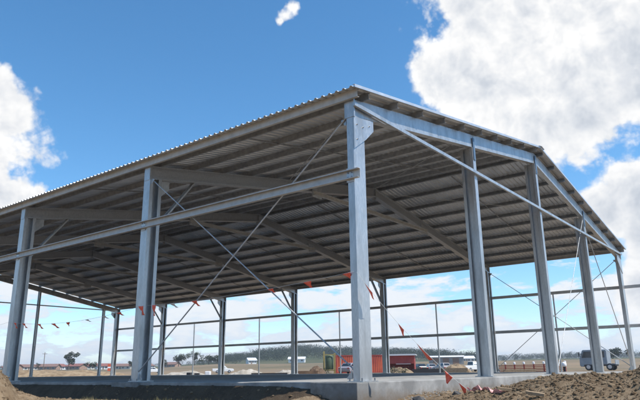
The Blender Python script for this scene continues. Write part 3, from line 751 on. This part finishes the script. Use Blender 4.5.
car(223, 150, 'white utility truck by the pale dirt strip', WHT, -.7, 'ute')
# truck with dark cab
x, y = at(600, 104); tk = thing('tipper_truck', 'blue grey truck with boxy crew cab and wing mirrors parked past the gable', 'truck', (x, y, T(x, y)), -bearing(599)+math.pi-.25, 'vehicles parked beyond the slab')
CABP = mat('truck_paint', (.20, .23, .26), (.27, .30, .33), 1.5, .4); CH = mat('chassis', (.025, .025, .028), None, rough=.7)
MB().box((-2.5, -1.0, .62), (2.2, 1.0, .82)).obj('chassis', CH, tk)
cab = MB().ext([(-1.5, .83), (-1.5, 2.85), (-1.35, 3.0), (1.75, 3.0), (1.95, 2.9), (2.3, 1.95), (2.4, 1.85), (2.45, .7), (2.25, .55), (1.9, .55), (1.8, .83)], (0, -1.15, 0), (0, 1.15, 0), (1, 0, 0), (0, 0, 1)).obj('cab', CABP, tk)
bv = cab.modifiers.new('bevel', 'BEVEL'); bv.width = .06; bv.segments = 2
for s in (-1, 1):
    for pr in ([(.35, 1.85), (.35, 2.75), (1.7, 2.75), (2.05, 1.95), (2.05, 1.85)], [(-1.2, 1.85), (-1.2, 2.75), (.15, 2.75), (.15, 1.85)]):
        MB().ext(pr, (0, s*1.13, 0), (0, s*1.165, 0), (1, 0, 0), (0, 0, 1)).obj('side_window', GLS, tk)
    MB().box((2.3, s*1.4-.06, 2.0), (2.4, s*1.4+.10, 2.7)).obj('wing_mirror', CH, tk); MB().box((2.0, s*1.27-.13, 2.36), (2.3, s*1.27+.13, 2.40)).obj('mirror_arm', CH, tk)
    MB().box((2.40, s*.8-.2, .95), (2.475, s*.8+.2, 1.15)).obj('headlight', LAMP, tk)
    wheel(tk, 1.25, s*.98, .5, .3); wheel(tk, -1.75, s*.98, .5, .3)
MB().box((2.40, -.55, 1.2), (2.47, .55, 1.65)).obj('grille', CH, tk)
MB().ext([(1.97, 2.8), (2.29, 2.0), (2.325, 2.01), (2.0, 2.81)], (0, -1.0, 0), (0, 1.0, 0), (1, 0, 0), (0, 0, 1)).obj('windscreen', GLS, tk)
MB().box((-2.6, -1.12, .84), (-1.56, 1.12, .95)).obj('tray', CABP, tk); MB().box((-2.6, -1.12, .951), (-2.54, 1.12, 1.5)).obj('tailgate', CABP, tk)

# ------------------------------------------------------------------ safety fence with white-topped posts
ORG = mat('mesh_orange', (.42, .085, .035), (.5, .14, .06), 4, .7)
a = Vector((*at(497, 74), 0)); b = Vector((*at(566, 68), 0)); ln = (b-a).length
fn = thing('safety_fence', 'orange mesh safety fence with white capped posts beyond the slab', 'fence', (a.x, a.y, T(a.x, a.y)), math.atan2(b.y-a.y, b.x-a.x))
for i in range(8):
    u = ln*i/7; MB().box((u-.05, -.05, -.2), (u+.05, .05, .85)).obj('post', REDD, fn)
    MB().tube([(u, 0, .851), (u, 0, .9), (u, 0, 1.08), (u, 0, 1.12)], [.09, .12, .12, .05], 8).obj('post_cap', WHITEC, fn)
    if i < 7:
        mb = MB(); u1 = ln*(i+1)/7
        for z in (.08, .24, .40, .56, .72): mb.box((u+.051, -.012, z), (u1-.051, .012, z+.09))
        mb.obj('mesh_panel', ORG, fn)
x, y = at(565, 60); wb = thing('bollard', 'short white domed bollard behind the ridge column of the gable', 'bollard', (x, y, T(x, y)))
MB().tube([(0, 0, -.1), (0, 0, .55)], .11, 12).obj('post', DARK, wb); MB().tube([(0, 0, .551), (0, 0, .62), (0, 0, .85), (0, 0, .93), (0, 0, .96)], [.16, .2, .2, .13, .04], 14).obj('cap', WHITEC, wb, True)
# hazard board at the rear left
x, y = at(110, 130); hb = thing('hazard_board', 'red hazard board with a white band between the rear gable columns', 'sign', (x, y, T(x, y)), -bearing(110))
for q in (-.35, .35): MB().box((q-.04, -.03, -.1), (q+.04, .03, 1.9)).obj('leg', STEEL, hb)
MB().box((-.5, -.06, .8), (.5, -.032, 2.1)).obj('board', REDP, hb); MB().box((-.5, -.068, 1.35), (.5, -.061, 1.6)).obj('band', WHITEC, hb)

# ------------------------------------------------------------------ spoil heaps, bushes, blocks beyond the slab
def spoil(px, d, w_, h, label, material):
    x, y = at(px, d); n = 28 if w_ < 10 else 70; v = []; f = []
    rr = random.Random(px)
    for j in range(n+1):
        for i in range(n+1):
            a_, b_ = i/n*2-1, j/n*2-1; q = max(0, 1-(a_*a_+b_*b_)); X, Y = a_*w_/2, b_*min(w_*.4, 4)
            z = h*q**.8*(1+.5*noise.noise(Vector((a_*2.5+px, b_*2.5, 0))))+(.12*noise.noise(Vector((X*1.6, Y*1.6, px)))+.10*noise.noise(Vector((X*4, Y*4, px))))*min(1, q*4)
            v.append((X, Y, z-.15 if q <= 0 else z-.05))
    for j in range(n):
        for i in range(n): f.append([j*(n+1)+i, j*(n+1)+i+1, (j+1)*(n+1)+i+1, (j+1)*(n+1)+i])
    o = link('spoil_heap', mesh('spoil_heap', v, f, material)); o.location = (x, y, T(x, y)-.02); o.rotation_euler = (0, 0, -bearing(px))
    tag(o, label, 'dirt heap', 'spoil heaps beyond the slab'); return o
SPO = [mat('spoil_brown', (.09, .055, .035), (.16, .105, .065), 1.5, .95, 0, .5, 6), mat('spoil_tan', (.17, .115, .065), (.30, .22, .135), .9, .95, 0, .8, 3), mat('spoil_pale', (.26, .225, .175), (.42, .38, .32), .9, .95, 0, .8, 3)]
spoil(317, 76, 2.4, .95, 'low brown spoil heap left of the green tank', SPO[0]); spoil(398, 82, 4.2, .8, 'grassy tan spoil heap in front of the red site shed', SPO[1])
spoil(456, 100, 5.0, 1.1, 'yellowish spoil heap between silver wagon and white utility truck', SPO[1]); spoil(247, 88, 5.5, .7, 'pale crushed rock heap at the foot of the far columns', SPO[2])
spoil(288, 80, 4.5, .6, 'pale sandy heap right of the crushed rock', SPO[2]); spoil(57, 120, 26, 1.15, 'long orange tan earth bank below the rooftops', SPO[1])
spoil(185, 110, 8, .7, 'wide low pale heap behind the dark blocks', SPO[2])
for px, d, sc, lb in ((190, 74, .5, 'dark concrete block, left of the pair on the dirt'), (197, 74, .42, 'dark concrete block, right of the pair on the dirt'), (188+20, 78, .6, 'white plastic tank block standing alone on the dirt')):
    x, y = at(px, d); o = MB().box((-sc*.7, -sc*.5, 0), (sc*.7, sc*.5, sc)).obj('block', WHITEC if 'white' in lb else CH); o.location = (x, y, T(x, y)-.03); o.rotation_euler = (0, 0, px)
    bv = o.modifiers.new('bevel', 'BEVEL'); bv.width = .06; bv.segments = 2; tag(o, lb, 'block')
def bush(px, d, h, w_, label, mi, seed):
    x, y = at(px, d); t = thing('bush', label, 'bush', (x, y, T(x, y)-.05), 0, 'bushes in front of the site shed')
    v, f = crown_mesh(h, w_, 260, seed, .0); link('foliage', mesh('foliage', v, f, LEAF[mi]), t)
    mb = MB()
    for i in range(4): mb.tube([(0, 0, 0), (math.cos(i*1.7)*w_*.2, math.sin(i*1.7)*w_*.2, h*.6)], [.04, .015], 5)
    mb.obj('stem', BARK, t)
bush(393, 78, .9, 1.6, 'olive bush at the left end of the tan heap', 1, 31); bush(403, 79, .8, 1.5, 'olive bush on the middle of the tan heap', 0, 32); bush(326, 80, .9, 1.2, 'dark bush at the foot of the green tank', 0, 33)

# ------------------------------------------------------------------ stacks of timber and steel beyond the slab
def stack(px, d, ln, n, h, label, material, rz):
    x, y = at(px, d); t = thing('material_stack', label, 'stack', (x, y, T(x, y)-.02), -bearing(px)+rz, 'stacks of building material')
    for q in (-ln*.35, ln*.35): MB().box((q-.05, -.5, 0), (q+.05, .5, .1)).obj('bearer', WOOD, t)
    for k in range(n):
        for c in range(3): 
            jx = random.uniform(-.12, .12)*ln*.3
            MB().box((-ln/2+jx, -.46+c*.32, .101+k*(h+.004)), (ln/2+jx, -.18+c*.32, .101+k*(h+.004)+h)).obj('length', material, t)
stack(428, 66, 3.0, 3, .14, 'stack of dark steel lengths in front of the parked sedans', CH, .1)
stack(452, 72, 3.4, 3, .16, 'stack of brown timber lengths by the yellowish spoil heap', WOOD, -.15)
stack(305, 64, 2.4, 3, .13, 'short stack of rusty lengths left of the brown spoil heap', SPO[0], .2)
stack(520, 62, 2.8, 2, .15, 'low stack of timber in front of the orange mesh fence', WOOD, .15)
stack(270, 66, 3.6, 2, .12, 'long low stack of dark steel between the pale heaps', CH, -.05)
# ------------------------------------------------------------------ haze
HZ = bpy.data.materials.new('haze_air'); HZ.use_nodes = True; HZ.node_tree.nodes.clear()
pv = HZ.node_tree.nodes.new('ShaderNodeVolumePrincipled'); pv.inputs['Color'].default_value = (.82, .9, 1, 1); pv.inputs['Density'].default_value = 0.0003; pv.inputs['Anisotropy'].default_value = 0.2
HZ.node_tree.links.new(pv.outputs[0], HZ.node_tree.nodes.new('ShaderNodeOutputMaterial').inputs['Volume'])
hz = MB().box((-2700, -2700, -4), (2700, 2700, 48)).obj('haze', HZ); hz['kind'] = 'stuff'; hz['label'] = 'thin pale haze in the air'; hz['category'] = 'haze'
